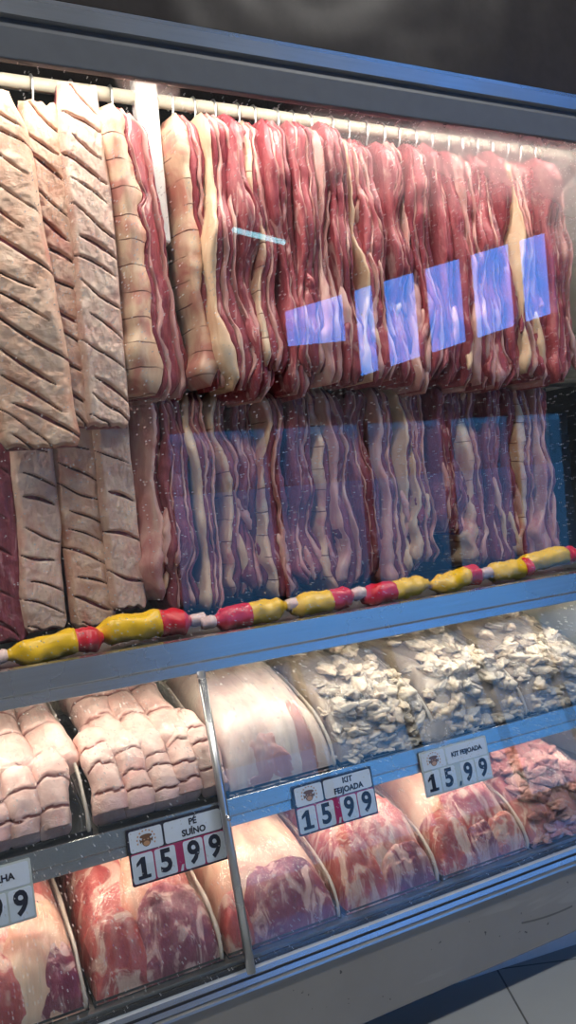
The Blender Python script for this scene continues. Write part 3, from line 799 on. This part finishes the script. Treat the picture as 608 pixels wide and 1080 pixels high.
random.seed(23)
gP = 'film packs on the shelf'; gD = 'film packs on the lowest deck'
film_pack('film pack of trotters at the end of the shelf, above the cut-off tag', .028, .282, SH, SHB, 1, gP)
film_pack('film pack of trotters on the shelf, above the PÉ SUÍNO tag', .288, .532, SH, SHB, 2, gP)
film_pack('film pack of smooth pale pork on the shelf, next past the front post', .538, .785, SH, SHB, 3, gP)
film_pack('film pack of cream pork pieces above the dark bordered KIT FEIJOADA tag', .790, 1.040, SH, SHB, 4, gP)
film_pack('film pack of cream pork pieces above the plain pale KIT FEIJOADA tag', 1.045, 1.300, SH, SHB, 5, gP)
film_pack('film pack of cream pork pieces at the white end wall of the shelf', 1.305, 1.555, SH, SHB, 6, gP)
film_pack('film pack of red meat on the deck below the tag that is cut off', -.010, .236, DK, DKB, 7, gD)
film_pack('film pack of red and purple meat on the deck below the PÉ SUÍNO tag', .241, .486, DK, DKB, 8, gD)
film_pack('film pack on the deck with one big purple joint behind the front post', .490, .735, DK, DKB, 9, gD)
film_pack('film pack of pink and red cuts below the dark bordered KIT FEIJOADA tag', .740, .974, DK, DKB, 10, gD)
film_pack('film pack of pink cuts on the deck below the plain pale KIT FEIJOADA tag', .978, 1.222, DK, DKB, 11, gD)
film_pack('film pack of small chopped red meat at the dark end of the deck', 1.227, 1.475, DK, DKB, 12, gD)

# trotters: front rows and the ones lying behind
gT = 'trotters in the pack above the PÉ SUÍNO tag'
for i, x in enumerate((.318, .371, .420, .468, .511)):
    trotter(x, .50+rnd(-.06, .08), .115+rnd(0, .04), rnd(.026, .030), 'pink cross-cut trotter, %s across the front of the pack above PÉ SUÍNO' % ORD[i], gT, 50+i, rnd(-.004, .0), rnd(-.02, .02))
for i, x in enumerate((.345, .402, .462)):
    trotter(x, .98, .40, .035, 'pale trotter, %s in the back row of the pack above PÉ SUÍNO' % ORD[i], gT, 60+i, -.002, .02)
gT2 = 'trotters in the pack at the end of the shelf'
for i, x in enumerate((.060, .112, .168, .224)):
    trotter(x, .54+rnd(-.06, .08), .115+rnd(0, .04), rnd(.027, .030), 'pink cross-cut trotter, %s across the front of the endmost shelf pack' % ORD[i], gT2, 70+i, rnd(-.004, .0), rnd(-.02, .02))
for i, x in enumerate((.10, .165, .235)):
    trotter(x, .98, .42, .036, 'pale trotter lying %s in the back row of the endmost shelf pack' % ORD[i], gT2, 80+i, -.002, .02)

# meats of the larger packs
pale_pork = meat_fat('smooth_pale_pork', (.62, .40, .35), (.74, .58, .50), (.82, .70, .60), scale=12)
ear_pork = meat_fat('pinkish_pork', (.50, .21, .19), (.60, .32, .28), (.72, .48, .42), scale=14)
red_meat = meat_lean('red_joint', (.26, .03, .04), (.50, .09, .09), (.64, .20, .18), (.80, .56, .46), .52, (1, .6, .6), .35, 24)
purple_meat = meat_lean('purple_joint', (.13, .02, .05), (.26, .05, .09), (.44, .14, .17), (.74, .48, .44), .54, (1, .6, .6), .3, 22)
pink_meat = meat_lean('pink_joint', (.40, .06, .07), (.60, .17, .15), (.74, .34, .29), (.84, .60, .50), .52, (1, .6, .6), .35, 26)
fat_cap = meat_fat('creamy_fat_cap', (.66, .30, .22), (.76, .50, .36), (.82, .64, .48), scale=14)
lump('pork_cut', 'smooth pale pork piece filling the pack past the front post', 'pork', .544, .780, .04, .98, SH, SHB, pale_pork, 5, inset=.010, amp=.012, pw=4)
lump('pork_cut', 'pinkish folded pork piece low in the pack past the front post', 'pork', .575, .700, .02, .40, SH, SHB, ear_pork, 9, inset=.004, amp=.014, pw=2.4, fold=.010)
lump('pork_cut', 'upright pinkish ear-like piece in the pack past the front post', 'pork', .692, .752, .05, .56, SH, SHB, ear_pork, 12, inset=.003, amp=.006, pw=2.4)
# deck packs
lump('pork_cut', 'pale fat-covered cut at the back of the deck pack under the cut-off tag', 'meat', .00, .232, .25, .98, DK, DKB, pink_meat, 21, inset=.010, amp=.014)
lump('pork_cut', 'fat-edged cut filling the front of the deck pack under the cut-off tag', 'meat', .095, .228, .02, .62, DK, DKB, fat_cap, 22, inset=.006, amp=.012)
lump('pork_cut', 'dark purple cut low in the deck pack under the cut-off tag', 'meat', .15, .232, .01, .42, DK, DKB, purple_meat, 23, inset=.003, amp=.01, pw=2.5)
lump('pork_cut', 'red cut at the start of the deck pack under the cut-off tag', 'meat', .02, .15, .01, .45, DK, DKB, red_meat, 24, inset=.004, amp=.012, pw=2.6)
lump('pork_cut', 'red cut with fat seams at the back of the deck pack below PÉ SUÍNO', 'meat', .246, .48, .36, .98, DK, DKB, red_meat, 25, inset=.008, amp=.016)
lump('pork_cut', 'broad purple joint at the front of the deck pack below PÉ SUÍNO', 'meat', .330, .482, .01, .52, DK, DKB, purple_meat, 26, inset=.004, amp=.014, pw=2.6)
lump('pork_cut', 'marbled cut beside the broad purple joint in the deck pack below PÉ SUÍNO', 'meat', .246, .352, .01, .48, DK, DKB, red_meat, 27, inset=.005, amp=.014, pw=2.6)
lump('pork_cut', 'cream fat piece on top of the joints below PÉ SUÍNO', 'meat', .315, .40, .34, .66, DK, DKB, fat_cap, 28, inset=.003, amp=.01, pw=2.4)
lump('pork_cut', 'cream fat covered top of the joint behind the front post', 'meat', .494, .73, .28, .98, DK, DKB, fat_cap, 31, inset=.008, amp=.012)
lump('pork_cut', 'big rounded purple joint with a pale seam, behind the front post', 'meat', .535, .725, .01, .46, DK, DKB, purple_meat, 32, inset=.003, amp=.010, pw=2.8, fold=.006)
lump('pork_cut', 'reddish trimming squeezed beside the big purple joint and the post', 'meat', .492, .552, .01, .40, DK, DKB, red_meat, 33, inset=.006, amp=.01, pw=2.4)
for k, (a, b, t0, t1, m, lab) in enumerate(((.744, .968, .40, .98, pink_meat, 'broad pink cut at the back of the pack below the bordered KIT FEIJOADA tag'),
        (.745, .85, .02, .50, red_meat, 'red cut beside the purple joint, below the bordered KIT FEIJOADA tag'),
        (.838, .966, .01, .36, purple_meat, 'dark red cut low at the front, below the bordered KIT FEIJOADA tag'),
        (.82, .968, .25, .62, pink_meat, 'pink cut in the middle of the pack below the bordered KIT FEIJOADA tag'))):
    lump('pork_cut', lab, 'meat', a, b, t0, t1, DK, DKB, m, 40+k, inset=.004+.004*(k == 0), amp=.015, pw=2.6)
for k, (a, b, t0, t1, m, lab) in enumerate(((.982, 1.216, .40, .98, fat_cap, 'pale fatty cut at the back of the pack below the pale KIT FEIJOADA tag'),
        (.984, 1.08, .01, .46, red_meat, 'red cut low in the pack below the pale KIT FEIJOADA tag'),
        (1.065, 1.145, .01, .34, purple_meat, 'small dark cut low in the pack below the pale KIT FEIJOADA tag'),
        (1.125, 1.214, .01, .36, pink_meat, 'rounded pink cut low in the pack below the pale KIT FEIJOADA tag'),
        (1.05, 1.214, .26, .64, red_meat, 'red cut across the middle of the pack below the pale KIT FEIJOADA tag'))):
    lump('pork_cut', lab, 'meat', a, b, t0, t1, DK, DKB, m, 50+k, inset=.004+.004*(k == 0), amp=.015, pw=2.6)

# small pieces: a few shapes, copied
def piece_mesh(name, mat, seed, flat=.55):
    bm = bmesh.new(); bmesh.ops.create_icosphere(bm, subdivisions=3, radius=1.0)
    for v in bm.verts:
        p = v.co.copy()
        d = 1+.5*N(seed+p.x*1.3, p.y*1.3, p.z*1.3)+.22*N(seed+p.x*3, p.y*3, p.z*3)-.6*max(0, .25-abs(N(seed+7+p.x*1.6, p.y*1.6, p.z*1.6)))/.25*.5
        v.co = Vector((p.x*d, p.y*d*.8, p.z*d*flat+.25*N(seed+p.x, p.y)))
    me = bpy.data.meshes.new(name); bm.to_mesh(me); bm.free()
    me.polygons.foreach_set('use_smooth', [True]*len(me.polygons)); me.materials.append(mat); return me
def pieces(x0, x1, prof, base, n, size, mats, label, group, name, cat, seed, tmax=.95):
    R = random.Random(seed)
    meshes = [piece_mesh(name, m, seed+q*3.3, fl) for q, (m, fl) in enumerate(mats)]
    for k in range(n):
        front = k < n*.75
        t = R.uniform(.03, .52) if front else R.uniform(.45, tmax)
        x = R.uniform(x0+size*.62, x1-size*.62)
        p, b = prof_at(prof, base, t); d = p-b; dn = d.normalized() if d.length > 1e-4 else Vector((-1, 0))
        e_ = abs(2*(x-x0)/(x1-x0)-1)
        hg = .12+.88*(1-e_**5)**.45
        dep = size*(.66 if k % 4 else 1.2)
        s_ = size*R.uniform(.7, 1.15)
        hh = max(d.length*hg-dep-.004, min(s_*.6, d.length*.5))
        c = b+dn*hh
        o = bpy.data.objects.new(name, meshes[k % len(meshes)]); COL.objects.link(o)
        o.location = (x, max(c.x, base[0][0]+s_*.55), max(c.y, base[0][1]+s_*.55)); o.scale = (s_*1.15, s_*.95, s_*.85)
        zz = Vector((R.uniform(-.45, .45), dn.x, dn.y)+()).normalized(); zz = (zz+Vector((0, R.uniform(-.35, .35), R.uniform(-.35, .35)))).normalized()
        q_ = zz.to_track_quat('Z', 'Y').to_matrix() @ Matrix.Rotation(R.uniform(0, 6.28), 3, 'Z')
        o.rotation_euler = q_.to_euler()
        tag(o, label, cat, group)
cream1 = meat_fat('cream_offal', (.50, .37, .28), (.68, .57, .45), (.78, .70, .58), scale=1.4, stretch=(1, 1, 1))
cream2 = meat_fat('greyish_cream_offal', (.40, .33, .27), (.58, .50, .42), (.72, .65, .56), scale=1.6, stretch=(1, 1, 1))
chop1 = meat_lean('chopped_red', (.34, .09, .10), (.52, .19, .18), (.66, .34, .31), (.78, .58, .5), .58, (1, 1, 1), .4, 1.6)
chop2 = meat_lean('chopped_pink', (.44, .16, .16), (.60, .30, .28), (.72, .46, .42), (.8, .62, .54), .58, (1, 1, 1), .4, 1.6)
CR = [(cream1, .6), (cream2, .55), (cream1, .75), (cream2, .5), (cream1, .55)]
gap_shade_mass = meat_fat('gap_shade_offal', (.26, .20, .16), (.40, .32, .26), (.52, .44, .36), scale=20)  # dark grey-brown paints the shade in the gaps between cream pieces
for k, (a, b, pr, ba, m, lab) in enumerate(((.793, 1.037, SH, SHB, gap_shade_mass, 'pork mass in gap-shade colour under the cream pieces above the bordered KIT FEIJOADA tag'),
        (1.048, 1.297, SH, SHB, gap_shade_mass, 'pork mass in gap-shade colour under the cream pieces above the pale KIT FEIJOADA tag'),
        (1.308, 1.552, SH, SHB, gap_shade_mass, 'pork mass in gap-shade colour under the cream pieces at the white end wall'),
        (1.230, 1.472, DK, DKB, chop1, 'red meat mass under the chopped pieces at the dark end of the deck'))):
    lump('pork_cut', lab, 'meat', a, b, .0, 1.0, pr, ba, m, 90+k, inset=.030, amp=.022, pw=7)
pieces(.794, 1.036, SH, SHB, 96, .0245, CR, 'cream pork piece in the film pack above the dark bordered KIT FEIJOADA tag', 'cream pieces above the bordered tag', 'pork_piece', 'pork', 3)
pieces(1.049, 1.296, SH, SHB, 96, .0245, CR, 'cream pork piece in the film pack above the plain pale KIT FEIJOADA tag', 'cream pieces above the pale tag', 'pork_piece', 'pork', 4)
pieces(1.309, 1.551, SH, SHB, 90, .0245, CR, 'cream pork piece in the film pack at the white end wall', 'cream pieces by the end wall', 'pork_piece', 'pork', 5)
pieces(1.231, 1.471, DK, DKB, 80, .024, [(chop1, .55), (chop2, .5), (chop1, .7), (chop2, .65)], 'chopped red meat piece in the pack at the dark end of the deck', 'chopped pieces at the end of the deck', 'chopped_meat', 'meat', 6)

# ------------------------------------------------------------------ price tags on the shelf rail
def text(s, size, name, mat, parent, x, y, z, bold=.0, sx=1.0):
    cu = bpy.data.curves.new(name, 'FONT'); cu.body = s; cu.size = size; cu.align_x = 'CENTER'; cu.align_y = 'CENTER'; cu.extrude = .0003; cu.offset = bold
    cu.resolution_u = 3
    to = bpy.data.objects.new(name, cu); COL.objects.link(to)
    bpy.context.view_layer.update()
    me = bpy.data.meshes.new_from_object(to.evaluated_get(bpy.context.evaluated_depsgraph_get()))
    bpy.data.objects.remove(to); bpy.data.curves.remove(cu)
    for v in me.vertices:
        v.co = Vector((v.co.x*sx, -v.co.z, v.co.y))
    me.materials.clear(); me.materials.append(mat); me.name = name
    o = bpy.data.objects.new(name, me); COL.objects.link(o); o.parent = parent; o.location = (x, y, z); return o
def rrect(x0, x1, z0, z1, r=.004, n=4):
    p = []
    for cx, cz, a0 in ((x1-r, z1-r, 0), (x0+r, z1-r, 90), (x0+r, z0+r, 180), (x1-r, z0+r, 270)):
        for k in range(n+1):
            a = math.radians(a0+90*k/n); p.append((cx+r*math.cos(a), cz+r*math.sin(a)))
    return p
def disc(cx, cz, rx, rz, n=18): return [(cx+rx*math.cos(2*math.pi*k/n), cz+rz*math.sin(2*math.pi*k/n)) for k in range(n)]
def price_tag(label, x, w, h, lines, digits, dark, roll=0.0, tsize=.0155):
    r = tag(empty('price_tag', (x, -.0705, .466)), label, 'price tag', 'price tags along the shelf')
    r.rotation_euler = (math.radians(-10.5), roll, 0)
    MB().prism_y(rrect(0, w, 0, h, .003), -.001, .001).build('plate', tag_black if dark else tag_cream, r)
    k = w/.18; q = h/.1
    paper = tag_white
    if dark: MB().prism_y(rrect(.003, w-.003, .003, .056*q, .002), -.0013, -.0008).build('backing', tag_magenta, r)
    hc = MB().prism_y(rrect(.004*k, .064*k, .058*q, .096*q), -.0018, -.0006).build('emblem_card', paper, r)
    nc = MB().prism_y(rrect(.068*k, .176*k, .058*q, .096*q), -.0018, -.0006).build('name_card', paper, r)
    # emblem: dark head with pale muzzle, horns and a hat brim inside an open ring
    cx, cz = .034*k, .076*q
    em = MB(); em.prism_y(disc(cx, cz-.002, .0085, .0095), -.0024, -.0017); em.prism_y(disc(cx, cz+.0065, .0115, .0035), -.0026, -.0017)
    for s in (-1, 1): em.prism_y([(cx+s*.007, cz-.001), (cx+s*.0125, cz+.003), (cx+s*.0115, cz-.005)], -.0025, -.0017)
    em.build('emblem', brown_ink, hc)
    em = MB(); em.prism_y(disc(cx, cz-.006, .0058, .0042), -.0028, -.002)
    for s in (-1, 1): em.prism_y(disc(cx+s*.0035, cz+.001, .0016, .0012, 8), -.0028, -.002)
    em.build('emblem_face', tan_ink, hc)
    em = MB()
    for j in range(11):
        a = math.radians(200-20*j*1.1); a2 = a-math.radians(10)
        em.prism_y([(cx+.0155*math.cos(a), cz+.0155*math.sin(a)), (cx+.018*math.cos(a), cz+.018*math.sin(a)), (cx+.018*math.cos(a2), cz+.018*math.sin(a2)), (cx+.0155*math.cos(a2), cz+.0155*math.sin(a2))], -.0023, -.0017)
    em.build('emblem_ring', tan_ink, hc)
    n = len(lines)
    for i, s in enumerate(lines):
        text(s, tsize, 'product_name', ink_mat, nc, .122*k, -.0021, .077*q+(.0088 if n == 2 else 0)*(1-2*i), .00055, 1.0)
    for d, (a, b) in zip(digits, ((.003, .042), (.045, .083), (.098, .135), (.138, .177))):
        c = MB().prism_y(rrect(a*k, b*k, .004*q, .054*q, .004), -.0022, -.0006).build('digit_card', paper, r)
        if d == '1':
            xm = (a+b)/2*k; z0, z1 = .010*q, .048*q
            MB().prism_y([(xm-.011, z0), (xm+.012, z0), (xm+.012, z0+.006), (xm+.005, z0+.006), (xm+.005, z1), (xm-.002, z1), (xm-.012, z1-.009), (xm-.012, z1-.015), (xm-.004, z1-.010), (xm-.004, z0+.006), (xm-.011, z0+.006)], -.0029, -.0021).build('digit', ink_mat, c)
        else:
            text(d, .056*q, 'digit', ink_mat, c, (a+b)/2*k, -.0026, .029*q, .0016, .9)
    cm = MB().prism_y([(.088*k, .004*q), (.093*k, .004*q), (.0955*k, .015*q), (.0915*k, .015*q)], -.0022, -.0006)
    cm.build('comma', paper if dark else ink_mat, r)
    return r
price_tag('pale price tag cut off by the picture edge, reading ORELHA, price ending in 9', -.013, .180, .098, ['ORELHA'], '1599', False)
price_tag('black and magenta price tag reading PÉ SUÍNO 15,99 by the front post', .333, .184, .098, ['PÉ', 'SUÍNO'], '1599', True)
price_tag('black and magenta price tag reading KIT FEIJOADA 15,99', .667, .184, .095, ['KIT', 'FEIJOADA'], '1599', True)
price_tag('plain pale price tag reading KIT FEIJOADA 15,99', .972, .182, .094, ['KIT FEIJOADA'], '1599', False, tsize=.0135)
